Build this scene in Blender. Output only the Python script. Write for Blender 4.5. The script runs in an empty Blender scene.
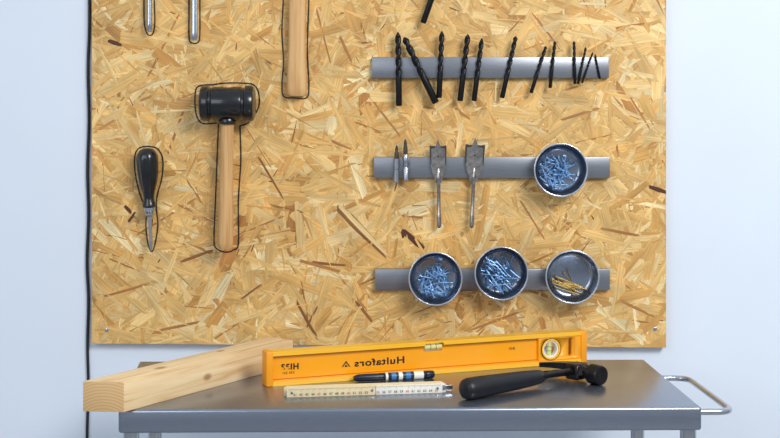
import bpy, bmesh, math, random
from mathutils import Matrix, Vector
random.seed(11)
F=1272.0; CAMD=2.7; CZ=1.39; VX=375.0; VY=115.0
scene=bpy.context.scene
try:
    scene.view_settings.view_transform='Standard'
except Exception: pass

def W(px,py,y=0.0):
    d=CAMD+y
    return Vector(((px-VX)*d/F, y, CZ-(py-VY)*d/F))
def S(p,y=0.0): return p*(CAMD+y)/F
def lin(c):
    return tuple(((x/255)/12.92 if x/255<=0.04045 else ((x/255+0.055)/1.055)**2.4) for x in c)

# ---------------------------------------------------------------- materials
def mat(name,rgb,rough=0.5,metal=0.0,var=0.12,scale=30.0,stretch=(1,1,1),bump=0.0,coat=0.0,alpha_t=0.0):
    m=bpy.data.materials.new(name); m.use_nodes=True
    nt=m.node_tree; b=nt.nodes['Principled BSDF']
    c=lin(rgb)
    tc=nt.nodes.new('ShaderNodeTexCoord'); mp=nt.nodes.new('ShaderNodeMapping')
    mp.inputs['Scale'].default_value=stretch
    nz=nt.nodes.new('ShaderNodeTexNoise'); nz.inputs['Scale'].default_value=scale; nz.inputs['Detail'].default_value=4
    rp=nt.nodes.new('ShaderNodeValToRGB')
    rp.color_ramp.elements[0].position=0.3; rp.color_ramp.elements[1].position=0.7
    rp.color_ramp.elements[0].color=(*[x*(1-var) for x in c],1)
    rp.color_ramp.elements[1].color=(*[min(1,x*(1+var)) for x in c],1)
    nt.links.new(tc.outputs['Object'],mp.inputs['Vector']); nt.links.new(mp.outputs['Vector'],nz.inputs['Vector'])
    nt.links.new(nz.outputs['Fac'],rp.inputs['Fac']); nt.links.new(rp.outputs['Color'],b.inputs['Base Color'])
    b.inputs['Roughness'].default_value=rough; b.inputs['Metallic'].default_value=metal
    b.inputs['Coat Weight'].default_value=coat
    if bump>0:
        bp=nt.nodes.new('ShaderNodeBump'); bp.inputs['Strength'].default_value=bump; bp.inputs['Distance'].default_value=0.001
        nt.links.new(nz.outputs['Fac'],bp.inputs['Height']); nt.links.new(bp.outputs['Normal'],b.inputs['Normal'])
    return m

M_wall=mat('painted_wall',(223,232,243),0.7,0,0.012,6)
M_floor=mat('concrete_floor',(160,160,162),0.6,0,0.12,5)
M_steel=mat('brushed_steel',(175,180,188),0.26,0.9,0.05,60,(1,14,14))
M_tsteel=mat('trolley_steel',(148,156,170),0.27,0.88,0.07,40,(1,20,20))
M_tube=mat('tube_steel',(190,194,200),0.2,0.95,0.04,40)
M_bar=mat('magnet_bar_steel',(136,140,147),0.34,0.7,0.08,40,(1,1,25))
M_bowl=mat('bowl_steel',(146,154,167),0.24,0.93,0.10,40)
M_rim=mat('polished_rim_steel',(210,216,224),0.22,0.8,0.03,40)
M_blk=mat('black_oxide_steel',(24,25,29),0.35,0.5,0.3,80)
M_rub=mat('black_rubber',(13,15,19),0.26,0,0.2,30,coat=0.4)
M_grip=mat('black_grip',(13,13,16),0.42,0,0.2,60,bump=0.3)
M_hhead=mat('hammer_steel',(50,46,46),0.28,0.8,0.3,70)
M_zinc=mat('zinc_plate',(136,180,224),0.3,0.8,0.35,60)
M_nail=mat('nail_steel',(112,152,196),0.34,0.85,0.3,60)
M_brass=mat('brass_plate',(150,124,66),0.36,0.85,0.2,60)
M_spade=mat('worn_steel',(164,157,152),0.24,0.88,0.35,130)
M_dsp=mat('dark_worn_steel',(88,80,76),0.32,0.85,0.3,90)
M_yrail=mat('yellow_lit_rail_and_frame',(255,190,46),0.3,0,0.03,10,coat=0.3)  # lighter copy of the body yellow: rails painted as catching light; also vial frame
M_yel=mat('yellow_paint',(255,168,14),0.34,0,0.03,10,coat=0.3)
M_ycap=mat('yellow_cap',(246,158,12),0.4,0,0.04,10)
M_yshade=mat('yellow_painted_shade',(196,112,8),0.5,0,0.04,10)  # darker yellow standing in for shade beside the level's rails
M_ink=mat('black_ink',(22,18,16),0.6,0,0.2,50)
M_print=mat('printed_ink',(32,22,15),0.5,0,0.2,50)
M_white=mat('white_plastic',(238,238,232),0.35,0,0.03,20)
M_vial=mat('vial_fluid',(222,222,140),0.1,0,0.03,20,coat=0.5)
M_rul=mat('ruler_paint',(226,206,162),0.5,0,0.06,40,(1,4,4))
M_rulw=mat('ruler_white_paint',(238,232,216),0.45,0,0.04,40)
M_red=mat('red_ink',(196,72,54),0.6,0,0.1,50)
M_cable=mat('black_cable',(24,27,34),0.5,0,0.2,30)
M_teal=mat('blue_plastic',(16,28,46),0.3,0,0.1,30)
M_lblue=mat('blue_print',(60,120,170),0.4,0,0.1,30)

def wood(name,c1,c2,c3,axis='Z',sc=1.0,rough=0.55,rings=60.0,knot=False):
    m=bpy.data.materials.new(name); m.use_nodes=True; nt=m.node_tree; b=nt.nodes['Principled BSDF']
    tc=nt.nodes.new('ShaderNodeTexCoord'); mp=nt.nodes.new('ShaderNodeMapping')
    st={'X':(0.06,1,1),'Z':(1,1,0.06)}[axis]; mp.inputs['Scale'].default_value=st
    n=nt.nodes.new('ShaderNodeTexNoise'); n.inputs['Scale'].default_value=rings*sc; n.inputs['Detail'].default_value=6; n.inputs['Distortion'].default_value=0.6
    rp=nt.nodes.new('ShaderNodeValToRGB'); e=rp.color_ramp.elements
    e[0].position=0.3; e[0].color=(*lin(c3),1); e[1].position=0.72; e[1].color=(*lin(c1),1)
    k=e.new(0.48); k.color=(*lin(c2),1)
    n2=nt.nodes.new('ShaderNodeTexNoise'); n2.inputs['Scale'].default_value=400; 
    bp=nt.nodes.new('ShaderNodeBump'); bp.inputs['Strength'].default_value=0.25; bp.inputs['Distance'].default_value=0.0008
    nt.links.new(tc.outputs['Object'],mp.inputs['Vector']); nt.links.new(mp.outputs['Vector'],n.inputs['Vector'])
    nt.links.new(mp.outputs['Vector'],n2.inputs['Vector']); nt.links.new(n.outputs['Fac'],rp.inputs['Fac'])
    col=rp.outputs['Color']
    if knot:
        for (kx,ky,kz,rr) in knot:
            vs=nt.nodes.new('ShaderNodeVectorMath'); vs.operation='SUBTRACT'; vs.inputs[1].default_value=(kx,ky,kz)
            nt.links.new(tc.outputs['Object'],vs.inputs[0])
            sc_=nt.nodes.new('ShaderNodeVectorMath'); sc_.operation='MULTIPLY'; sc_.inputs[1].default_value=(.55,1,1); nt.links.new(vs.outputs[0],sc_.inputs[0])
            ln=nt.nodes.new('ShaderNodeVectorMath'); ln.operation='LENGTH'; nt.links.new(sc_.outputs[0],ln.inputs[0])
            mr=nt.nodes.new('ShaderNodeMapRange'); mr.inputs['From Min'].default_value=rr*.4; mr.inputs['From Max'].default_value=rr; mr.inputs['To Min'].default_value=.75; mr.inputs['To Max'].default_value=0
            nt.links.new(ln.outputs['Value'],mr.inputs['Value'])
            mx=nt.nodes.new('ShaderNodeMix'); mx.data_type='RGBA'; nt.links.new(mr.outputs['Result'],mx.inputs[0]); nt.links.new(col,mx.inputs[6]); mx.inputs[7].default_value=(*lin((150,96,50)),1)
            col=mx.outputs[2]
    nt.links.new(col,b.inputs['Base Color']); nt.links.new(n2.outputs['Fac'],bp.inputs['Height'])
    nt.links.new(bp.outputs['Normal'],b.inputs['Normal']); b.inputs['Roughness'].default_value=rough
    return m
M_pine=wood('pine_timber',(242,216,172),(233,200,150),(212,170,116),'X',1.0,0.6,90,knot=[(.12,.03,.05,.010),(.30,.045,.05,.007),(.21,.0,.022,.008)])
M_ash=wood('ash_handle',(222,180,122),(211,164,106),(192,144,90),'Z',1.0,0.45,120)
m=bpy.data.materials.new('pine_end_grain'); m.use_nodes=True; nt=m.node_tree; b=nt.nodes['Principled BSDF']
tc=nt.nodes.new('ShaderNodeTexCoord'); mp=nt.nodes.new('ShaderNodeMapping'); mp.inputs['Location'].default_value=(0,-.03,.03)
wv=nt.nodes.new('ShaderNodeTexWave'); wv.wave_type='RINGS'; wv.rings_direction='X'; wv.inputs['Scale'].default_value=62; wv.inputs['Distortion'].default_value=1.6
rp=nt.nodes.new('ShaderNodeValToRGB'); rp.color_ramp.elements[0].color=(*lin((204,162,108)),1); rp.color_ramp.elements[1].color=(*lin((219,182,130)),1)
nt.links.new(tc.outputs['Object'],mp.inputs['Vector']); nt.links.new(mp.outputs['Vector'],wv.inputs['Vector']); nt.links.new(wv.outputs['Fac'],rp.inputs['Fac']); nt.links.new(rp.outputs['Color'],b.inputs['Base Color']); b.inputs['Roughness'].default_value=.7
M_end=m

# ---------------------------------------------------------------- helpers
def mesh_obj(name,verts,faces,m,smooth=True,ang=35):
    me=bpy.data.meshes.new(name); me.from_pydata([tuple(v) for v in verts],[],faces); me.update()
    bm=bmesh.new(); bm.from_mesh(me); bmesh.ops.recalc_face_normals(bm,faces=bm.faces); bm.to_mesh(me); bm.free()
    if m: me.materials.append(m)
    if smooth:
        for p in me.polygons: p.use_smooth=True
        me.set_sharp_from_angle(angle=math.radians(ang))
    o=bpy.data.objects.new(name,me); scene.collection.objects.link(o); return o
def top(o,label,cat,group=None,M=None):
    o['label']=label; o['category']=cat
    if group: o['group']=group
    if M is not None: o.matrix_world=M
    return o
def empty(name,label,cat,M,group=None):
    o=bpy.data.objects.new(name,None); o.empty_display_size=0.02; scene.collection.objects.link(o)
    return top(o,label,cat,group,M)
def child(o,p,label=None):
    o.parent=p
    if label: o['label']=label
    return o
def lathe(name,prof,m,n=32,rf=None,ang=35,sx=1,sy=1,cap=True):
    V=[];Fc=[]
    for (r,z) in prof:
        for i in range(n):
            t=2*math.pi*i/n; k=r*(rf(t,z) if rf else 1)
            V.append((k*math.cos(t)*sx,k*math.sin(t)*sy,z))
    L=len(prof)
    for j in range(L-1):
        for i in range(n):
            a=j*n+i;b=j*n+(i+1)%n; Fc.append((a,b,b+n,a+n))
    if cap:
        Fc.append(tuple(range(n))[::-1]); Fc.append(tuple(range((L-1)*n,L*n)))
    return mesh_obj(name,V,Fc,m,True,ang)
def box(name,lo,hi,m,bev=0.0,seg=2):
    bm=bmesh.new(); bmesh.ops.create_cube(bm,size=1)
    for v in bm.verts:
        v.co=Vector([lo[i]+(v.co[i]+0.5)*(hi[i]-lo[i]) for i in range(3)])
    if bev: bmesh.ops.bevel(bm,geom=bm.edges[:],offset=bev,segments=seg,profile=0.5,affect='EDGES')
    me=bpy.data.meshes.new(name); bm.to_mesh(me); bm.free(); me.materials.append(m)
    for p in me.polygons: p.use_smooth=True
    me.set_sharp_from_angle(angle=math.radians(40))
    o=bpy.data.objects.new(name,me); scene.collection.objects.link(o); return o
def tube(name,pts,rad,m,n=12,closed=False,sec=None,ang=50,phase=0.0):
    pts=[Vector(p) for p in pts]; L=len(pts); V=[];Fc=[]
    rads=rad if isinstance(rad,list) else [rad]*L
    up=None
    for j,p in enumerate(pts):
        if closed: t=(pts[(j+1)%L]-pts[j-1]).normalized()
        else: t=(pts[min(j+1,L-1)]-pts[max(j-1,0)]).normalized()
        if up is None:
            up=Vector((0,0,1)) if abs(t.z)<0.9 else Vector((0,1,0))
        a=t.cross(up).normalized(); b=a.cross(t).normalized(); up=b
        for i in range(n):
            th=2*math.pi*(i+phase)/n
            sa,sb=(1,1) if sec is None else (sec[j] if isinstance(sec,list) else sec)
            V.append(p+a*math.cos(th)*rads[j]*sa+b*math.sin(th)*rads[j]*sb)
    for j in range(L if closed else L-1):
        k=(j+1)%L
        for i in range(n):
            Fc.append((j*n+i,j*n+(i+1)%n,k*n+(i+1)%n,k*n+i))
    if not closed:
        Fc.append(tuple(range(n))); Fc.append(tuple(range((L-1)*n,L*n)))
    return mesh_obj(name,V,Fc,m,True,ang)
def smoothpath(pts,k=6):
    pts=[Vector(p) for p in pts]; out=[]
    for i in range(len(pts)-1):
        p0=pts[max(i-1,0)];p1=pts[i];p2=pts[i+1];p3=pts[min(i+2,len(pts)-1)]
        for j in range(k):
            t=j/k
            out.append(0.5*((2*p1)+(p2-p0)*t+(2*p0-5*p1+4*p2-p3)*t*t+(3*p1-p0-3*p2+p3)*t**3))
    out.append(pts[-1]); return out
def extrude_poly(name,pts,d,m):
    n=len(pts); V=[(x,0,z) for x,z in pts]+[(x,-d,z) for x,z in pts]
    Fc=[tuple(range(n)),tuple(range(n,2*n))]+[(i,(i+1)%n,n+(i+1)%n,n+i) for i in range(n)]
    return mesh_obj(name,V,Fc,m,False)
def text_mesh(name,s,size,m,ext=0.0002,bold=0.0,sx=1.0,mirror=False):
    cu=bpy.data.curves.new(name,'FONT'); cu.body=s; cu.size=size; cu.extrude=ext; cu.offset=bold
    if bold>0.0003: cu.space_character=1.12
    o=bpy.data.objects.new(name,cu); scene.collection.objects.link(o)
    bpy.context.view_layer.update()
    me=bpy.data.meshes.new_from_object(o.evaluated_get(bpy.context.evaluated_depsgraph_get()))
    bpy.data.objects.remove(o,do_unlink=True)
    R=Matrix.Rotation(math.pi/2,4,'X'); me.transform(Matrix.Diagonal((-sx if mirror else sx,1,1,1))); me.transform(R)
    me.materials.clear(); me.materials.append(m)
    ob=bpy.data.objects.new(name,me); scene.collection.objects.link(ob); return ob
def boolean(o,cuts):
    for c in cuts:
        md=o.modifiers.new('cut','BOOLEAN'); md.operation='DIFFERENCE'; md.object=c; md.solver='EXACT'
    bpy.context.view_layer.update()
    me=bpy.data.meshes.new_from_object(o.evaluated_get(bpy.context.evaluated_depsgraph_get()))
    o.modifiers.clear(); o.data=me
    for c in cuts: bpy.data.objects.remove(c,do_unlink=True)
def along(p0,p1):
    d=(Vector(p1)-Vector(p0)); q=d.to_track_quat('Z','Y')
    return Matrix.Translation(p0)@q.to_matrix().to_4x4(), d.length

# ---------------------------------------------------------------- setting
WY=0.020
o=box('wall_back',(-3.2,WY,0),(3.2,WY+0.12,3.0),M_wall); o['kind']='structure'; o['label']='pale blue-white painted wall'
o=box('floor',(-3.2,-4.5,-0.1),(3.2,WY,0),M_floor); o['kind']='structure'; o['label']='plain grey workshop floor'

# ---------------------------------------------------------------- OSB board
XL=W(92,0).x; XR=W(666,0).x; ZT=W(0,-150).z; ZBL=W(0,343.5).z; ZBR=W(0,347.5).z
def zbot(x): return ZBL+(ZBR-ZBL)*(x-XL)/(XR-XL)
m=bpy.data.materials.new('strand_board'); m.use_nodes=True; nt=m.node_tree; b=nt.nodes['Principled BSDF']
at=nt.nodes.new('ShaderNodeAttribute'); at.attribute_name='flake'
uv=nt.nodes.new('ShaderNodeUVMap'); uv.uv_map='UVMap'
mp=nt.nodes.new('ShaderNodeMapping'); mp.inputs['Scale'].default_value=(12,280,1)
nz=nt.nodes.new('ShaderNodeTexNoise'); nz.inputs['Scale'].default_value=1.0; nz.inputs['Detail'].default_value=5; nz.inputs['Roughness'].default_value=0.65
nt.links.new(uv.outputs['UV'],mp.inputs['Vector']); nt.links.new(mp.outputs['Vector'],nz.inputs['Vector'])
tc=nt.nodes.new('ShaderNodeTexCoord'); nb=nt.nodes.new('ShaderNodeTexNoise'); nb.inputs['Scale'].default_value=11; nb.inputs['Detail'].default_value=4
nt.links.new(tc.outputs['Object'],nb.inputs['Vector'])
mb=nt.nodes.new('ShaderNodeMapRange'); mb.inputs['From Min'].default_value=0.3; mb.inputs['From Max'].default_value=0.7; mb.inputs['To Min'].default_value=0.82; mb.inputs['To Max'].default_value=1.1
nt.links.new(nb.outputs['Fac'],mb.inputs['Value'])
mr=nt.nodes.new('ShaderNodeMapRange'); mr.inputs['From Min'].default_value=0.25; mr.inputs['From Max'].default_value=0.75
mr.inputs['To Min'].default_value=0.62; mr.inputs['To Max'].default_value=1.26
nt.links.new(nz.outputs['Fac'],mr.inputs['Value'])
mm=nt.nodes.new('ShaderNodeMath'); mm.operation='MULTIPLY'; nt.links.new(mr.outputs['Result'],mm.inputs[0]); nt.links.new(mb.outputs['Result'],mm.inputs[1])
vm=nt.nodes.new('ShaderNodeVectorMath'); vm.operation='MULTIPLY'
nt.links.new(at.outputs['Color'],vm.inputs[0]); nt.links.new(mm.outputs[0],vm.inputs[1])
nt.links.new(vm.outputs['Vector'],b.inputs['Base Color'])
bp=nt.nodes.new('ShaderNodeBump'); bp.inputs['Strength'].default_value=0.5; bp.inputs['Distance'].default_value=0.0006
nt.links.new(nz.outputs['Fac'],bp.inputs['Height']); nt.links.new(bp.outputs['Normal'],b.inputs['Normal'])
b.inputs['Roughness'].default_value=0.5
M_osb=m
V=[];Fc=[];UV=[];COL=[]
def addface(vs,uvs,c,vary=0.0):
    i=len(V); V.extend(vs); Fc.append(tuple(range(i,i+len(vs)))); UV.extend(uvs)
    for _ in vs:
        k=1+random.uniform(-vary,vary*.7); COL.append((min(1,c[0]*k),min(1,c[1]*k),min(1,c[2]*k*(1-vary*.2)),1))
base=lin((202,148,84))
YF=0.0015; YB=WY-.0004
c4=[(XL,ZBL),(XR,ZBR),(XR,ZT),(XL,ZT)]
addface([(x,YF,z) for x,z in c4],[(x,z) for x,z in c4],base)
addface([(x,YB,z) for x,z in c4[::-1]],[(x,z) for x,z in c4],base)
for i in range(4):
    (x0,z0),(x1,z1)=c4[i],c4[(i+1)%4]
    addface([(x0,YB,z0),(x1,YB,z1),(x1,YF-0.0015,z1),(x0,YF-0.0015,z0)],[(0,0),(1,0),(1,.02),(0,.02)],base)
pal=[((244,210,150),2.4),((239,200,134),7),((234,189,117),11),((228,178,104),8.5),((219,166,92),4.5),((206,150,78),1.4),((188,130,66),.3),((246,220,168),.9)]
cols=[lin(c) for c,_ in pal]; wts=[w for _,w in pal]
def flake(cx,cz,L,w,a,c,y,tilt=0.0003,irr=0.35,vary=.22):
    ca,sa=math.cos(a),math.sin(a); ou,ov=random.random()*50,random.random()*50
    prof=[(-.5,random.uniform(-.1,.5)),(-.5+random.uniform(0,.12),-.5),(random.uniform(-.1,.1),-.5+random.uniform(-.1,.1)),(.5-random.uniform(0,.14),-.5+random.uniform(0,irr)),(.5,random.uniform(-.3,.3)),
          (.5-random.uniform(0,.14),.5),(random.uniform(-.1,.1),.5+random.uniform(-.1,.1)),(-.5+random.uniform(0,.14),.5-random.uniform(0,irr*0.6))]
    ty=random.uniform(-tilt,tilt); tx=random.uniform(-tilt,tilt)
    vs=[];uvs=[]
    for u,v in prof:
        x=cx+ca*u*L-sa*v*w; z=cz+sa*u*L+ca*v*w
        x=min(max(x,XL),XR); z=max(min(z,ZT),zbot(x))
        vs.append((x,min(0.0012,y+u*2*tx+v*2*ty),z)); uvs.append((u*L+ou,v*w+ov))
    addface(vs,uvs,c,vary)
N=9500
for i in range(N):
    big=random.random()
    L=random.uniform(0.045,0.155)*(1 if big<.8 else .6); w=random.uniform(0.009,0.034)*(1 if i<N*.75 else .8)
    if i>N*0.45 and random.random()<.26: w*=0.25
    a=random.gauss(0,0.8) if random.random()<.5 else random.uniform(0,math.pi)
    c=random.choices(cols,wts)[0]; k=random.uniform(.94,1.05); c=tuple(min(1,x*k) for x in c)
    if w<0.006 and random.random()<.25: c=lin(random.choice([(184,126,64),(170,110,54),(202,144,78)]))
    flake(random.uniform(XL-.02,XR+.02),random.uniform(min(ZBL,ZBR)-.02,ZT+.01),L,w,a,c,0.0010-0.0014*i/N)
for i in range(70):
    flake(random.uniform(XL,XR),random.uniform(ZBL,ZT),random.uniform(.008,.025),random.uniform(.0012,.0028),random.uniform(0,math.pi),lin(random.choice([(120,74,36),(100,60,30),(146,94,48)])),-0.00045,.0001,.6)
dk=lin((150,96,50)); dk2=lin((186,128,68)); dk3=lin((88,46,22)); lt=lin((244,210,148))
for (x0,y0,x1,y1,w,c) in [(402,230,414,240,6,dk3),(410,236,424,250,6,dk3),(404,229,402,238,4,dk3),(336,206,386,258,5.5,dk),(338,204,388,257,4.5,lt),(350,212,378,244,1.5,dk),
    (258,156,284,200,2,dk),(104,296,150,284,3,dk2),(160,330,200,322,3,dk2),(305,330,318,306,2,dk),(648,186,668,193,4,dk3),(108,40,122,46,4,dk3),
    (560,120,600,108,3,dk2),(330,140,352,150,3,dk2),(520,200,545,240,2,dk2),(470,330,520,312,3,dk2),(600,228,640,236,3,dk2),(240,300,262,284,2,dk),
    (340,36,352,64,3,dk2),(455,108,470,120,3,dk2),(630,96,650,130,2,dk2),(180,262,214,250,3,dk),(300,260,340,272,4,dk2),(125,205,131,214,4,dk3),(128,222,136,212,3,dk3),
    (620,300,655,318,3,dk2),(355,300,372,322,3,dk),(312,262,346,266,3,dk),(296,300,318,340,3,dk)]:
    p=W(x0,y0);q=W(x1,y1); d=q-p; cc=(p+q)/2
    flake(cc.x,cc.z,d.length,S(w),math.atan2(d.z,d.x),c,-0.00055-(0.0001 if c is lt else 0),0.0001,.5)
me=bpy.data.meshes.new('strand_board'); me.from_pydata(V,[],Fc); me.update(); me.materials.append(M_osb)
ul=me.uv_layers.new(name='UVMap'); ul.data.foreach_set('uv',[x for u in UV for x in u])
ca=me.color_attributes.new('flake','FLOAT_COLOR','CORNER'); ca.data.foreach_set('color',[x for c in COL for x in c])
board=bpy.data.objects.new('strand_board',me); scene.collection.objects.link(board)
top(board,'large strand board of pressed golden wood flakes on the wall','strand board')

def ribbon(pts,wpx=1.3,closed=False):
    P=smoothpath([W(x,y) for x,y in (pts+[pts[0]] if closed else pts)],5)
    w=S(wpx)/2; V=[];Fc=[]
    for j,p in enumerate(P):
        t=(P[min(j+1,len(P)-1)]-P[max(j-1,0)]).normalized(); nn=Vector((-t.z,0,t.x))
        k=w*random.uniform(.75,1.15)
        V+= [(p.x+nn.x*k,-0.0016,p.z+nn.z*k),(p.x-nn.x*k,-0.0016,p.z-nn.z*k),(p.x+nn.x*k,-0.0008,p.z+nn.z*k),(p.x-nn.x*k,-0.0008,p.z-nn.z*k)]
    for j in range(len(P)-1):
        a=j*4; Fc+=[(a,a+1,a+5,a+4),(a,a+4,a+6,a+2),(a+1,a+3,a+7,a+5)]
    o=mesh_obj('drawn_outline',V,Fc,M_ink,False); child(o,board,'black marker outline drawn around a hanging tool'); return o
ribbon([(217,123),(203,123.5),(197,117),(195,105),(195.5,92),(199,86),(213,84.5),(226,83),(241,83),(253,84.5),(258.5,92),(259,106),(252,119),(246,124),(240,126)])
ribbon([(218.5,124),(217,160),(215.5,200),(214,238),(216,248),(226,252),(234,249.5),(238.5,243),(238.5,200),(241,160),(240,126)])
ribbon([(147,209),(141,197),(136,178),(134.5,160),(138,149),(148,146.3),(158,149),(163,160),(162,178),(157.5,195),(156.5,208),(158,225),(155.5,242),(152,251.5),(148,243),(146,225),(147,209)])
ribbon([(285,-40),(284,-10),(282,30),(283.5,60),(282,86),(284,96.5),(295,98),(307,97.5),(309,84),(307.5,50),(309,0),(309,-40)])
ribbon([(144,-30),(144,0),(144.5,24),(148,34.5),(153,33.5),(155,22),(154.5,0),(154,-30)],1.2)
ribbon([(189,-30),(189,10),(189,36),(191,42.5),(198,42.5),(200,34),(200,0),(200,-30)],1.2)

# ---------------------------------------------------------------- board fixing screws
sm=None
for (x,y) in [(655,329),(107,330),(656,-120),(105,-120)]:
    if sm is None:
        o=lathe('fixing_screw',[(0.0,0),(0.0042,0),(0.0042,0.0012),(0.0025,0.002),(0.0,0.0016)],M_tube,16); sm=o
    else:
        o=sm.copy(); scene.collection.objects.link(o)
    top(o,'small silver countersunk screw fixing the board','screw','board fixing screws',Matrix.Translation(W(x,y,-0.0002))@Matrix.Rotation(math.pi/2,4,'X'))

# ---------------------------------------------------------------- cable
pts=[W(x,y,0.0165) for x,y in [(90.5,-160),(89,-60),(89.5,20),(88,70),(89,120),(87.5,170),(88.5,215),(87,262),(88.5,300),(87.5,345),(88.5,390),(87,440),(88,520)]]
pts.append(Vector((pts[-1].x-.01,0.0165,0.25))); pts.append(Vector((pts[-1].x+.01,0.0165,0.003)))
o=tube('cable',smoothpath(pts,6),0.0031,M_cable,10); top(o,'thin black electric cable running down the wall beside the board','cable')

# ---------------------------------------------------------------- magnetic bars
BT=0.014
for (x0,x1,y0,y1) in [(372,609,57,78),(374,610,157,178),(375,610,269,290),(372,609,-44,-23)]:
    a=W(x0,y1,-BT);c=W(x1,y0,-BT)
    o=box('magnetic_tool_bar',(0,-BT,0),(c.x-a.x,0.0008,c.z-a.z),M_bar,0.0012)
    top(o,'flat brushed steel magnetic tool strip mounted on the board','magnetic strip','magnetic strips on the board',Matrix.Translation((a.x,0,a.z)))

# ---------------------------------------------------------------- drill bits
def drill(x0,y0,x1,y1,wpx,flute=0.62):
    r=S(wpx)/2; y=-(BT+r)
    tip=W(x0,y0,y); end=W(x1,y1,y); M,L=along(end,tip)
    n=20;V=[];Fc=[]; secs=[]
    zf=L*(1-flute); steps=46; tipl=r*1.1
    secs.append((0,r*.8,0,0)); secs.append((r*.3,r,0,0)); secs.append((zf*.96,r,0,0))
    for i in range(steps+1):
        z=zf+(L-tipl-zf)*i/steps; secs.append((z,r,min(1,i/3),(z-zf)/(r*7.0)*2*math.pi))
    tw=secs[-1][3]; secs.append((L-r*.3,r*.4,.6,tw+.3)); secs.append((L,r*.06,0,tw+.3))
    for (z,rr,f,tw) in secs:
        for i in range(n):
            t=2*math.pi*i/n; k=1-f*0.38*(math.sin(t)**2)**1.6
            V.append((rr*k*math.cos(t+tw),rr*k*math.sin(t+tw),z))
    for j in range(len(secs)-1):
        for i in range(n): Fc.append((j*n+i,j*n+(i+1)%n,(j+1)*n+(i+1)%n,(j+1)*n+i))
    Fc.append(tuple(range(n)));Fc.append(tuple(range((len(secs)-1)*n,len(secs)*n)))
    o=mesh_obj('drill_bit',V,Fc,M_blk,True,60)
    size='thick' if wpx>5.5 else ('medium' if wpx>3.2 else 'very slim')
    lean='standing upright' if abs(x1-x0)<5 else ('leaning steeply' if abs(x1-x0)>20 else 'leaning slightly')
    top(o,f'{size} black twist drill bit {lean} on the magnetic strip','drill bit','drill bits on the top strip',M); return o
for a in [(398,32,399,106,6.2),(404,37,436,103,7),(442,31,439,98,5.6),(468,34,460,101,5.8),(482,38,474,101,5.2),(516,36,502,98,4.8),
          (546,46,531,93,3.8),(555,41,550,88,3.6),(574,41,575,84,3.2),(586,47,578,84,2.6),(593,52,582,83,2.2),(595,54,600,79,2.1)]:
    drill(*a)
drill(448,-48,423,23,6,0.5)

# spade bits
def spade(cx,ytip,yb,yend,w,tilt):
    y=-(BT+0.0045); p=W(cx,(ytip+yend)/2,y); k=(CAMD+y)/F
    H=(yend-ytip)/2*k; zb=H-(yb-ytip)*k; hw=w/2*k
    M=Matrix.Translation(p)@Matrix.Rotation(math.radians(tilt),4,'Y')
    e=empty('spade_bit','flat spade drill bit of worn steel held upright','spade bit',M,'spade bits on the middle strip')
    half=[(0.0,H),(hw*.14,H-4*k),(hw*.26,H-7.2*k),(hw*.6,H-7.6*k),(hw*.88,H-6.4*k),(hw,H-7.2*k),(hw*.97,H-16*k),(hw*.92,zb+17*k),(hw*.82,zb+12*k),(hw*.64,zb+7*k),(hw*.46,zb+3*k),(hw*.36,zb-2*k)]
    pts=half+[(-x,z_) for x,z_ in half[::-1][:-1]]
    bl=extrude_poly('blade',pts,0.0034,M_spade)
    hole=lathe('hc',[(0.0022,-.01),(0.0022,.01)],M_ink,16); hole.matrix_world=Matrix.Translation((0,0,H-18*k))@Matrix.Rotation(math.pi/2,4,'X')
    bpy.context.view_layer.update(); bl.matrix_world=Matrix.Translation((0,0.0016,0)); bpy.context.view_layer.update(); boolean(bl,[hole]); child(bl,e)
    for sg in (-1,1):
        r=extrude_poly('cutting_edge',[(sg*hw*.99,H-7.6*k),(sg*hw*.30,H-7.9*k),(sg*hw*.34,H-9.2*k),(sg*hw*.80,H-10*k),(sg*hw*.82,zb+16*k),(sg*hw*.91,zb+16*k),(sg*hw*.96,H-16*k)],.0006,M_dsp); r.location=(0,-.0017,0); child(r,e,'darkened bevelled cutting edge')
    sh=lathe('shank',[(.0022,-H),(.0048,-H+.003),(.0050,-H+.028),(.0040,-H+.032),(.0040,zb-3*k),(.0052,zb+0*k),(.0050,zb+4*k),(.0034,zb+10*k),(.0008,zb+14*k)],M_spade,12,ang=20); child(sh,e)
    return e
spade(438.5,138.5,181,228,17,-0.8); spade(473.5,137.5,180,228,20,2.5)

# driver bits
def dbit(cx,y0,y1,tilt,lab):
    r=0.0062; y=-(BT+r); p=W(cx,y1,y); H=S(y1-y0,y)
    e=empty('driver_bit',lab,'driver bit',Matrix.Translation(p)@Matrix.Rotation(math.radians(tilt),4,'Y'),'driver bits on the middle strip')
    s=lathe('holder',[(.0048,0),(.0062,.0015),(.0062,H*.30),(.0050,H*.32),(.0050,H*.36),(.0062,H*.38),(.0062,H*.62),(.0050,H*.64)],M_steel,24); child(s,e,'stepped steel holder')
    s=lathe('bit',[(.0046,H*.63),(.0046,H*.80),(.0034,H*.83),(.0032,H*.90),(.0024,H*.96),(.0006,H)],M_dsp,6); child(s,e)
dbit(396,145,183,1,'short steel driver bit held upright on the strip'); dbit(406,139,181,-1,'slightly longer steel driver bit beside the short one')

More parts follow.
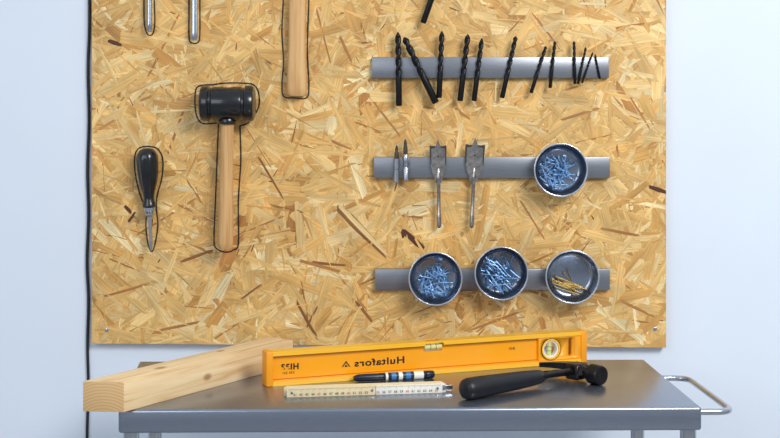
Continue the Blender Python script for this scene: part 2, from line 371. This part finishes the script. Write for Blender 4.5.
# ---------------------------------------------------------------- bowls and fasteners
bm0=None
def bowl(cx,cy,lab,y=-BT):
    global bm0
    p=W(cx,cy,y-.034); p.y=y
    M=Matrix.Translation(p)@Matrix.Rotation(math.pi/2,4,'X')
    e=empty('magnetic_bowl',lab,'magnetic bowl',M,'round magnetic bowls on the strips')
    if bm0 is None:
        s=lathe('shell',[(.0,0),(.040,0),(.047,.003),(.0505,.010),(.0545,.032),(.0538,.0322),(.0494,.0115),(.0460,.0048),(.039,.0024),(.0,.0022)],M_bowl,64,ang=50)
        r=lathe('rim',[(.0535,.0318),(.0556,.0316),(.0566,.0326),(.0564,.0334),(.0550,.0340),(.0535,.0334),(.0535,.0318)],M_rim,64,ang=60,cap=False)
        bm0=(s,r)
    else:
        s,r=[q.copy() for q in bm0]
        for q in (s,r): scene.collection.objects.link(q)
    child(s,e); child(r,e,'thin bright rolled rim')
    return M
def thread(L,r,m,name):
    prof=[(.0,0),(.0036,0),(.0036,.0006),(.0018,.0026),(r*.85,.0032)]
    z=.005; 
    while z<L-.006: prof+= [(r*.75,z),(r,z+.0006),(r*.75,z+.0012)]; z+=.0019
    prof+=[(r*.6,L-.004),(.0001,L)]
    return lathe(name,prof,m,8,ang=30,cap=False)
def nailm(L,r,m):
    return lathe('nail',[(.0,0),(.0030,0),(.0030,.0008),(r,.0014),(r,L-.004),(.0002,L)],m,8,cap=False)
proto={}
def fill(M,kind,n,L,cx,cz,R,lab,cat,group,bias=None,lim=0.0455,hh=.016,spread=.35):
    k=0;tries=0
    while k<n and tries<30000:
        tries+=1
        a=random.uniform(0,2*math.pi) if bias is None or random.random()<.2 else random.gauss(bias,spread)+random.choice([0,math.pi])
        h=0.0060+hh*k/n+random.uniform(0,.002)
        rr=R*math.sqrt(random.random()); t=random.uniform(0,2*math.pi)
        x=cx+rr*math.cos(t); yy=cz+rr*math.sin(t)
        e1=(x-math.cos(a)*L/2,yy-math.sin(a)*L/2); e2=(x+math.cos(a)*L/2,yy+math.sin(a)*L/2)
        if math.hypot(*e1)>lim or math.hypot(*e2)>lim: continue
        if kind not in proto:
            o={'zs':lambda:thread(.029,.0014,M_zinc,'screw'),'zn':lambda:nailm(.046,.0011,M_nail),'bs':lambda:nailm(.054,.0007,M_brass)}[kind](); proto[kind]=o
        else:
            o=proto[kind].copy(); scene.collection.objects.link(o)
        tl=random.uniform(-.12,.12)
        d=Vector((math.cos(a),math.sin(a),tl)).normalized()
        loc=Vector((e1[0],e1[1],max(.0050,h-tl*L/2)))
        top(o,lab,cat,group,M@Matrix.Translation(loc)@d.to_track_quat('Z','Y').to_matrix().to_4x4()); k+=1
Mb=bowl(561,170,'shiny steel magnetic bowl holding small zinc screws on the middle strip')
fill(Mb,'zs',58,.029,-.006,-.010,.034,'small bright zinc screw piled in a steel bowl','screw','zinc screws in the middle strip bowl')
Mb=bowl(435.5,279,'shiny steel magnetic bowl half full of short zinc screws')
fill(Mb,'zs',54,.029,.002,-.014,.032,'short bright zinc screw piled in a steel bowl','screw','zinc screws in the bottom strip bowl')
Mb=bowl(501.5,273.5,'shiny steel magnetic bowl holding long zinc nails')
fill(Mb,'zn',48,.046,-.002,-.006,.028,'long bright zinc nail piled in a steel bowl','nail','zinc nails in the bottom strip bowl',-.8,spread=.7)
Mb=bowl(572.5,277,'shiny steel magnetic bowl holding a few brass nails')
fill(Mb,'bs',18,.054,-.004,-.024,.016,'long thin brass-coloured nail lying in a steel bowl','nail','brass nails in the bottom strip bowl',-.45,hh=.006,spread=.2)

# ---------------------------------------------------------------- mallet
yh=-0.0392; p=W(227.5,103.5,yh)
e=empty('rubber_mallet','black rubber mallet with pale wooden handle hanging on the board','mallet',Matrix.Translation(p))
kk=(CAMD+yh)/F
hd=lathe('head',[(.0,-27.5*kk),(13*kk,-27.5*kk),(16.6*kk,-26.2*kk),(18*kk,-24*kk),(18*kk,-19*kk),(17.4*kk,-18.4*kk),(16.2*kk,-17.8*kk),(15.8*kk,-16*kk),(16.6*kk,-15*kk),(17*kk,-14*kk),(17*kk,13*kk),(16.6*kk,14*kk),(15.8*kk,15*kk),(16.0*kk,17*kk),(17.6*kk,17.8*kk),(18.2*kk,18.6*kk),(18.2*kk,24*kk),(16.8*kk,26.2*kk),(13*kk,27.5*kk),(.0,27.5*kk)],M_rub,48,cap=False)
hd.data.transform(Matrix.Rotation(math.pi/2,4,'Y')); child(hd,e)
z=lambda py:(103.5-py)*kk
hn=lathe('handle',[(.004,z(249)),(.013,z(248.5)),(.0158,z(246)),(.0166,z(242)),(.0162,z(225)),(.0150,z(195)),(.0142,z(160)),(.0138,z(130)),(.0138,z(112)),(.0138,z(86.2)),(.012,z(85)),(.002,z(84.6))],M_ash,32,sy=.85); hn.rotation_euler=(0,math.radians(0.9),0); child(hn,e,'smooth pale wooden handle')
col=lathe('collar',[(.0145,z(124.5)),(.0180,z(124)),(.0190,z(121)),(.0175,z(119))],M_rub,32); child(col,e)

# ---------------------------------------------------------------- screwdriver (awl)
yh=-0.0232; kk=(CAMD+yh)/F; p=W(149,200,yh)
e=empty('screwdriver','short screwdriver with bulbous black handle hanging point down on the board','screwdriver',Matrix.Translation(p)@Matrix.Rotation(math.radians(-2.5),4,'Y'))
z=lambda py:(200-py)*kk
def fl(t,zz): return 1-0.10*(0.5+0.5*math.cos(8*t)) if z(190)<zz<z(157) else 1
hn=lathe('handle',[(.001,z(147.8)),(.008,z(148.2)),(.0155,z(150)),(.0205,z(153.5)),(.0222,z(156)),(.0235,z(160)),(.0232,z(166)),(.0222,z(173)),(.0192,z(182)),(.0150,z(189)),(.0130,z(192)),(.0112,z(197)),(.0112,z(200)),(.0142,z(204)),(.0145,z(206)),(.0120,z(207.5))],M_rub,48,rf=fl); child(hn,e)
fe=lathe('ferrule',[(.0085,z(207)),(.0118,z(207.6)),(.0118,z(211)),(.0075,z(212)),(.0100,z(213.2)),(.0100,z(215)),(.0050,z(216.5))],M_tube,24); child(fe,e,'turned chrome collar')
sh=lathe('shaft',[(.0040,z(215)),(.0040,z(219)),(.0040,z(240)),(.0044,z(243)),(.0030,z(248)),(.0010,z(251))],M_tube,20); child(sh,e,'slim chrome shaft with a point')

# ---------------------------------------------------------------- top tools partly out of view
def topchisel(cx,ytip,w,lab,name,cat,flat):
    yh=-0.0172; kk=(CAMD+yh)/F; p=W(cx,ytip,yh)
    e=empty(name,lab,cat,Matrix.Translation(p)); r=w/2*kk
    z=lambda py:(ytip-py)*kk
    sh=lathe('shaft',[(r*.5,z(ytip)),(r*.95,z(ytip-2)),(r,z(ytip-8)),(r*.9,z(ytip-14)),(r*.9,z(-32))],M_tube,20,sy=flat); child(sh,e)
    hn=lathe('handle',[(.007,z(-28)),(.0135,z(-30)),(.0125,z(-38)),(.0165,z(-70)),(.0170,z(-95)),(.012,z(-104)),(.002,z(-106))],M_rub,32,rf=lambda t,zz:1-.05*math.cos(6*t)); child(hn,e)
topchisel(149.5,32,6,'slim steel-shafted screwdriver hanging inside a drawn outline','screwdriver','screwdriver',1.0)
topchisel(194.5,40.5,7,'flat steel-bladed chisel hanging inside a drawn outline','chisel','chisel',.45)
yh=-0.0135; kk=(CAMD+yh)/F; p=W(296.5,97,yh)
e=empty('hammer','claw hammer with flat pale wooden handle hanging in a drawn outline','hammer',Matrix.Translation(p)@Matrix.Rotation(math.radians(0.5),4,'Y'))
z=lambda py:(97-py)*kk
def sq(t,zz): return 1/((abs(math.cos(t))**3.2+abs(math.sin(t))**3.2)**(1/3.2))
hn=lathe('handle',[(.002,z(96.2)),(.0175,z(96)),(.0205,z(94)),(.0210,z(88)),(.0200,z(70)),(.0182,z(45)),(.0178,z(10)),(.0165,z(-30)),(.015,z(-92))],M_ash,40,rf=sq,sy=.6); child(hn,e,'pale varnished wooden handle')
hd=tube('head',smoothpath([(-.062,0,z(-98)),(-.045,0,z(-85)),(-.02,0,z(-80)),(.0,0,z(-80)),(.03,0,z(-80)),(.055,0,z(-80))],4),[.006,.006,.007,.008,.009,.010,.011,.011,.012,.012,.012,.012,.011,.010,.010,.010,.010,.011,.012,.012,.012],M_hhead,20); child(hd,e,'dark steel claw hammer head')

# ---------------------------------------------------------------- trolley
TZ=0.90
ang=math.atan2(.02,.976); TM=Matrix.Translation((-.427,2.115-CAMD,0))@Matrix.Rotation(ang,4,'Z')
TW,TD=.976,.418
e=empty('trolley','brushed stainless steel workshop trolley with tubular push handle','trolley',TM)
tp=box('tabletop',(0,0,TZ-.040),(TW,TD,TZ),M_tsteel,.005,3)
for v in tp.data.vertices:
    if v.co.x<TW*.5: v.co.x-=.034*(v.co.y/TD)
child(tp,e)
ls=box('lower_shelf',(.02,.02,.26),(TW-.02,TD-.02,.29),M_tsteel,.003); child(ls,e)
for (x,y) in [(.018,.02),(TW-.018,.02),(.000,TD-.02),(TW-.018,TD-.02)]:
    lg=lathe('leg',[(.0135,.13),(.0135,TZ-.0385)],M_tube,24); lg.location=(x,y,0); child(lg,e)
    c=box('caster',(-.016,-.022,.09),(.016,.022,.135),M_tube,.004); c.location=(x,y,0); child(c,e)
    w=lathe('wheel',[(.0,-.012),(.044,-.012),(.05,-.007),(.05,.007),(.044,.012),(.0,.012)],M_rub,32,cap=False); w.data.transform(Matrix.Rotation(math.pi/2,4,'Y')); w.location=(0,0,.05); child(w,c,'black rubber wheel')
hz=.880
def rc(a,bp_,c,r=.03,k=6):
    a,bp_,c=Vector(a),Vector(bp_),Vector(c); p=bp_+(a-bp_).normalized()*r; q=bp_+(c-bp_).normalized()*r
    return [(p*(1-t)**2+bp_*2*t*(1-t)+q*t*t) for t in [i/k for i in range(k+1)]]
A=(TW-.003,.330,hz);B=(TW+.064,.330,hz);C=(TW+.068,.050,hz);D=(TW-.003,.050,hz)
hp=[A]+rc(A,B,C)+rc(B,C,D)+[D]
hh=tube('handle',hp,.0055,M_tube,14); child(hh,e,'bent chrome tube push handle')

# ---------------------------------------------------------------- pine plank
Pa=Vector((-.4136,2.096-CAMD,TZ)); Pb=Vector((-.16,2.487-CAMD,TZ)); L=(Pb-Pa).length; a=math.atan2(Pb.y-Pa.y,Pb.x-Pa.x)
pl=box('timber_plank',(0,0,0),(L,.062,.050),M_pine,.0012); pl.data.materials.append(M_end)
for p_ in pl.data.polygons:
    if abs(p_.normal.x)>.9: p_.material_index=1
for v in pl.data.vertices:
    if v.co.x<.02: v.co.x-=v.co.y*.52
top(pl,'thick squared pale pine plank lying diagonally on the trolley','plank',None,Matrix.Translation(Pa)@Matrix.Rotation(a,4,'Z'))

# ---------------------------------------------------------------- spirit level
La=Vector((-.196,2.29-CAMD,TZ+.0002)); Lb=Vector((.42,2.52-CAMD,TZ)); L=(Lb-La).length-0; a=math.atan2(Lb.y-La.y,Lb.x-La.x)
e=empty('spirit_level','long bright yellow spirit level standing on edge on the trolley','spirit level',Matrix.Translation(La)@Matrix.Rotation(a,4,'Z'))
h=.062;t=.028; RC=.0085
prof=[(0,0),(t,0),(t,.007),(t-RC,.0085),(t-RC,h-.0085),(t,h-.007),(t,h),(0,h),(0,h-.0080),(RC,h-.0088),(RC,.0100),(0,.0080)]
V=[(.012,y,z_) for y,z_ in prof]+[(L-.012,y,z_) for y,z_ in prof]; n=len(prof)
Fc=[tuple(range(n)),tuple(range(n,2*n))]+[(i,(i+1)%n,n+(i+1)%n,n+i) for i in range(n)]
bd=mesh_obj('body',V,Fc,M_yel,False); bd.data.materials.append(M_yrail)
c1=box('c',(.501*L-.019,-.01,h-.0200),(.501*L+.019,t+.01,h-.0035),M_yel)
c1b=box('c',(.501*L-.014,.004,h-.012),(.501*L+.014,t-.004,h+.01),M_yel)
c2=lathe('c',[(.0205,-.02),(.0205,.05)],M_yel,40); c2.matrix_world=Matrix.Translation((.878*L,0,h*.5))@Matrix.Rotation(-math.pi/2,4,'X')
c3=box('c',(.9457*L-.0052,-.01,.014),(.9457*L+.0052,t+.01,h-.011),M_yel,.004)
bpy.context.view_layer.update(); boolean(bd,[c1,c1b,c2,c3]); child(bd,e)
if len(bd.data.materials)<2: bd.data.materials.append(M_yrail)
for p_ in bd.data.polygons:
    if p_.center.y<.0005 or p_.center.z>h-.0006: p_.material_index=1  # rail and top faces coloured lighter to bring out the recess shading
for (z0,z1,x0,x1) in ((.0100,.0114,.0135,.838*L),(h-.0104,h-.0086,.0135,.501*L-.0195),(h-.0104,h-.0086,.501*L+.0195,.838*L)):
    c=box('shade_strip',(x0,RC-.0008,z0),(x1,RC+.0004,z1),M_yshade); child(c,e,'thin darker strip painting the recess shade along the rail')  # thin raised strip, coloured dark to strengthen the recess shade
for x0 in (0,L-.0135):
    c=box('end_cap',(x0,-.0012,-.0002),(x0+.0135,t+.0012,h+.0008),M_ycap,.0025); child(c,e,'moulded darker yellow end cap')
pn=box('end_panel',(.838*L,.0015,.0088),(L-.0125,t-.001,h-.0088),M_yel,.001)
d1=lathe('c',[(.0205,-.02),(.0205,.05)],M_yel,40); d1.matrix_world=Matrix.Translation((.878*L,0,h*.5))@Matrix.Rotation(-math.pi/2,4,'X')
d2=box('c',(.9457*L-.0052,-.01,.014),(.9457*L+.0052,t+.01,h-.011),M_yel,.004)
bpy.context.view_layer.update(); boolean(pn,[d1,d2]); child(pn,e,'raised yellow end panel')
v=lathe('center_vial',[(.0055,-.018),(.0055,.018)],M_vial,20); v.data.transform(Matrix.Rotation(math.pi/2,4,'Y')); v.location=(.501*L,.010,h-.0115); child(v,e,'clear pale bubble vial')
for sx_ in (-.0055,.0055):
    r=lathe('vial_line',[(.0057,-.0004),(.0057,.0004)],M_ink,20); r.data.transform(Matrix.Rotation(math.pi/2,4,'Y')); r.location=(.501*L+sx_,.010,h-.0115); child(r,e,'thin black vial line')
bk=box('vial_holder',(.501*L-.0188,.012,h-.0198),(.501*L+.0188,.0200,h-.0037),M_white,.0005); child(bk,e,'white vial backing')
ML=lambda y:Matrix.Translation((.878*L,y,h*.5))@Matrix.Rotation(-math.pi/2,4,'X')
rg=lathe('vial_ring',[(.0172,.000),(.0203,.000),(.0203,.026),(.0172,.026),(.0172,.000)],M_yrail,40,cap=False); rg.matrix_world=ML(-.0006); child(rg,e,'light yellow round vial frame')
rg=lathe('vial_rim',[(.0203,.000),(.0212,.000),(.0212,.003),(.0203,.003),(.0203,.000)],M_print,40,cap=False); rg.matrix_world=ML(-.0007); child(rg,e,'thin dark outer vial rim')
rg=lathe('vial_lens',[(.0142,.000),(.0171,.000),(.0171,.012),(.0142,.012),(.0142,.000)],M_white,40,cap=False); rg.matrix_world=ML(.002); child(rg,e,'white inner vial frame')
v=lathe('end_vial',[(.0050,-.0170),(.0050,.0170)],M_vial,20); v.location=(.878*L,.009,h*.5); child(v,e,'clear bubble vial')
for sz_ in (-.004,.004):
    r=lathe('vial_line',[(.0052,-.0004),(.0052,.0004)],M_ink,20); r.location=(.878*L,.009,h*.5+sz_); child(r,e,'thin black vial line')
def s_of(px):
    k=(px-375)/F; return (k*2.29+.196)/(.616-k*.23)
def fit(tx,x0,x1,z0,z1=None):
    bx=[v.co.x for v in tx.data.vertices]; bz=[v.co.z for v in tx.data.vertices]
    sx=(s_of(x1)-s_of(x0))*L/(max(bx)-min(bx)); sz=(z1-z0)/(max(bz)-min(bz))
    tx.data.transform(Matrix.Translation((-min(bx),0,-min(bz)))); tx.data.transform(Matrix.Diagonal((sx,1,sz,1)))
    tx.location=(s_of(x0)*L,RC-.0002,z0); child(tx,e)
tx=text_mesh('lettering','Hultafors',.0165,M_print,.0002,.0004,mirror=True); fit(tx,356,406,.0230,.0362); tx['label']='bold dark mirrored printed lettering'
for pts_ in ([(-.0085,0),(0,.0115),(.0085,0),(.0060,0),(0,.0078),(-.0060,0)],[(-.0034,0),(0,.0050),(.0034,0)]):
    lg=extrude_poly('emblem',pts_,.0003,M_print); lg.location=(s_of(347.5)*L,RC,.0240); child(lg,e,'dark triangular emblem')
tx=text_mesh('lettering','HI33',.0165,M_print,.0002,.0006,mirror=True); fit(tx,282.5,300,.0262,.0378); tx['label']='bold dark mirrored printed lettering'
tx=text_mesh('lettering','330 221',.007,M_print,.0002,.0,mirror=True); fit(tx,284,296,.0190,.0230); tx['label']='small dark mirrored printed lettering'
tx=text_mesh('lettering','oa',.009,M_print,.0002,.0); fit(tx,511,517,.034,.0385); tx['label']='small dark printed lettering'

# ---------------------------------------------------------------- folding ruler
Ra=Vector((-.153,2.203-CAMD,TZ+.0002)); Rb=Vector((.122,2.243-CAMD,TZ)); L=(Rb-Ra).length; a=math.atan2(Rb.y-Ra.y,Rb.x-Ra.x)
e=empty('folding_ruler','cream and white wooden folding ruler with red and black numbers','folding ruler',Matrix.Translation(Ra)@Matrix.Rotation(a,4,'Z'))
HR=.0160; TS=.0050
offs=[0,.004,-.004,.003,.000]
for i in range(5):
    off=offs[i]
    s=box('slat',(off,i*TS,0),(L*(1 if i else .56)+off,i*TS+.0034,HR-(.0012 if i%2 else 0)),M_rul if i%2==0 else M_rulw,.0006); child(s,e,'pale wood slat' if i%2==0 else 'white painted slat')
s=box('slat',(L*.56+.0008,.0,0),(L-.003,.0034,HR),M_rulw,.0006); child(s,e,'white painted slat')
for hx_ in (L*.56-.006,L-.012,.009):
    s=lathe('hinge',[(.0,-.0008),(.0026,-.0005),(.0026,.0004),(.0,.0004)],M_tube,16,cap=False); s.matrix_world=Matrix.Translation((hx_,0,HR*.5))@Matrix.Rotation(-math.pi/2,4,'X'); child(s,e,'round steel hinge rivet')
tg=box('hinge_tongue',(L-.006,.0040,.003),(L+.016,.0085,.0125),M_tube,.001); child(tg,e,'metal end hinge')
def ticks(fn,x0,x1,step):
    V=[];Fc=[];x=x0;k=0
    while x<x1:
        hh_=.0052 if k%10==0 else (.0040 if k%5==0 else .0026)
        for q in fn(x,hh_):
            i=len(V); V+=q; Fc.append((i,i+1,i+2,i+3))
        x+=step;k+=1
    o=mesh_obj('tick_marks',V,Fc,M_ink,False); child(o,e,'fine black graduation marks')
ticks(lambda x,hh_:[[(x,-.0002,HR-.0008-hh_),(x+.0004,-.0002,HR-.0008-hh_),(x+.0004,-.0002,HR-.0008),(x,-.0002,HR-.0008)]],.004,L-.006,.0021)
for k in range(1,26):
    if k in (14,): continue
    tx=text_mesh('number',str(k+40),.0060,M_red if k%5==0 else M_ink,.0001,.0); tx.location=(.0010+k*.0104,-.0003,.0026); child(tx,e)

# ---------------------------------------------------------------- marker pen
def lvl(X): return 2.29+.23*(X+.196)/.616
Pm0=Vector((-.040,lvl(-.04)-.016-CAMD,TZ+.0074)); Pm1=Vector((.110,lvl(.11)-.036-CAMD,TZ+.0074)); M,L=along(Pm0,Pm1)
e=empty('marker_pen','dark blue capped marker pen lying beside the level','marker pen',M)
c=lathe('cap',[(.001,0),(.0038,.001),(.0052,.004),(.0068,.01),(.0071,L*.36),(.0064,L*.365)],M_teal,28); child(c,e,'dark blue pen cap')
cl=box('clip',(-.0084,-.0012,L*.10),(-.0068,.0012,L*.34),M_teal,.0004); child(cl,e,'dark blue pen clip')
c=lathe('barrel',[(.0064,L*.36),(.0071,L*.37),(.0073,L*.90),(.0068,L*.905)],M_teal,28); child(c,e,'dark blue printed barrel')
for f0,f1,mm_,lb in ((.39,.42,M_rulw,'pale printed band'),(.46,.52,M_lblue,'blue printed band'),(.55,.60,M_rulw,'pale printed band'),(.64,.70,M_lblue,'blue printed band'),(.74,.86,M_rulw,'pale printed band')):
    c=lathe('printed_band',[(.0071,L*f0),(.00748,L*f0+.0003),(.00748,L*f1),(.0071,L*f1+.0003)],mm_,28); child(c,e,lb)
c=lathe('end_plug',[(.0068,L*.9),(.0074,L*.905),(.0071,L*.98),(.005,L),(.001,L)],M_teal,28); child(c,e)

# ---------------------------------------------------------------- hammer on trolley
Ha=Vector((.152,2.180-CAMD,TZ)); Hb=Vector((.373,2.350-CAMD,TZ)); L=(Hb-Ha).length; a=math.atan2(Hb.y-Ha.y,Hb.x-Ha.x)
e=empty('claw_hammer','claw hammer with black rubber grip lying on the trolley','hammer',Matrix.Translation(Ha)@Matrix.Rotation(a,4,'Z'))
z0_=.0192; zc=.0182
zz=lambda x: z0_+(zc-z0_)*x/L
gr=[(0,.011),(.003,.0165),(.010,.0188),(.03,.0188),(.06,.0180),(.09,.0170),(.12,.0160),(.15,.0148),(.175,.0132),(.184,.0118),(.188,.0080)]
g=tube('grip',[(x,0,zz(x)) for x,_ in gr],[r for _,r in gr],M_grip,24); child(g,e,'black rubber grip')
for q in range(5):
    xx=.03+q*.008; rr=.0191-q*.0003
    g=tube('grip_ring',[(xx-.0012,0,zz(xx)),(xx,0,zz(xx)),(xx+.0012,0,zz(xx))],[rr-.0008,rr,rr-.0008],M_grip,24); child(g,e,'raised rubber ring')
s=tube('shaft',[(.18,0,zz(.18)),(.205,0,zz(.205)),(.235,0,zz(.235)),(L-.008,0,zc)],[.0072,.0060,.0060,.0076],M_hhead,20); child(s,e)
hx=L
ck=box('cheek',(hx-.0165,-.0150,zc-.0150),(hx+.0165,.0150,zc+.0135),M_hhead,.003,1); child(ck,e,'square forged cheek of the head')
nk=tube('neck',[(hx,-.013,zc),(hx,-.022,zc),(hx,-.036,zc)],[.0150,.0105,.0120],M_hhead,8,ang=25,phase=.5); child(nk,e,'faceted striking neck')
fc=tube('striking_face',[(hx,-.035,zc),(hx,-.037,zc),(hx,-.058,zc),(hx,-.061,zc)],[.0130,.0182,.0182,.0165],M_hhead,24,ang=20); child(fc,e,'round flat striking face')
for sgn in (-1,1):
    cp=[]; sc=[]
    for i in range(10):
        u=i/9; cp.append((hx+.001-.034*u**1.8, .013+.052*u, zc+sgn*(.0055+.0030*u)-.004*u)); 
        sc.append((.0130*(1-u)+.0030*u,.0076*(1-u)+.0044*u))
    c=tube('claw',cp,[1.0]*10,M_hhead,4,sec=[(x*1.3,y_*1.3) for x,y_ in sc],ang=20,phase=.5); child(c,e)

# ---------------------------------------------------------------- lights, world, camera
w=bpy.data.worlds.new('world'); scene.world=w; w.use_nodes=True
nt=w.node_tree; bg=nt.nodes['Background']
tc=nt.nodes.new('ShaderNodeTexCoord'); sp=nt.nodes.new('ShaderNodeSeparateXYZ'); rp=nt.nodes.new('ShaderNodeValToRGB')
nt.links.new(tc.outputs['Generated'],sp.inputs[0]); 
mr=nt.nodes.new('ShaderNodeMapRange'); mr.inputs['From Min'].default_value=-1; nt.links.new(sp.outputs['Z'],mr.inputs['Value'])
nt.links.new(mr.outputs['Result'],rp.inputs['Fac']); nt.links.new(rp.outputs['Color'],bg.inputs['Color'])
rp.color_ramp.elements[0].color=(.25,.285,.33,1); rp.color_ramp.elements[0].position=.25
rp.color_ramp.elements[1].color=(.67,.76,.88,1); rp.color_ramp.elements[1].position=.75
bg.inputs['Strength'].default_value=0.74
def area(name,loc,tgt,sx,sy,en,col):
    l=bpy.data.lights.new(name,'AREA'); l.shape='RECTANGLE'; l.size=sx; l.size_y=sy; l.energy=en; l.color=col
    o=bpy.data.objects.new(name,l); scene.collection.objects.link(o); o.location=loc
    o.rotation_euler=(Vector(tgt)-Vector(loc)).to_track_quat('-Z','Y').to_euler(); return o
area('window_light',(1.6,-2.6,2.9),(0.15,0,1.25),1.3,1.0,79,(1.0,.99,.97))
area('room_light',(-1.9,-3.2,2.2),(0,0,1.2),1.8,1.4,21,(.94,.97,1.0))
cam=bpy.data.cameras.new('camera'); co=bpy.data.objects.new('camera',cam); scene.collection.objects.link(co)
co.location=(0,-CAMD,CZ); co.rotation_euler=(math.pi/2,0,0)
cam.sensor_width=36; cam.lens=F*36/780; cam.shift_x=15/780; cam.shift_y=-(219-115)/780; cam.clip_start=.05
scene.camera=co
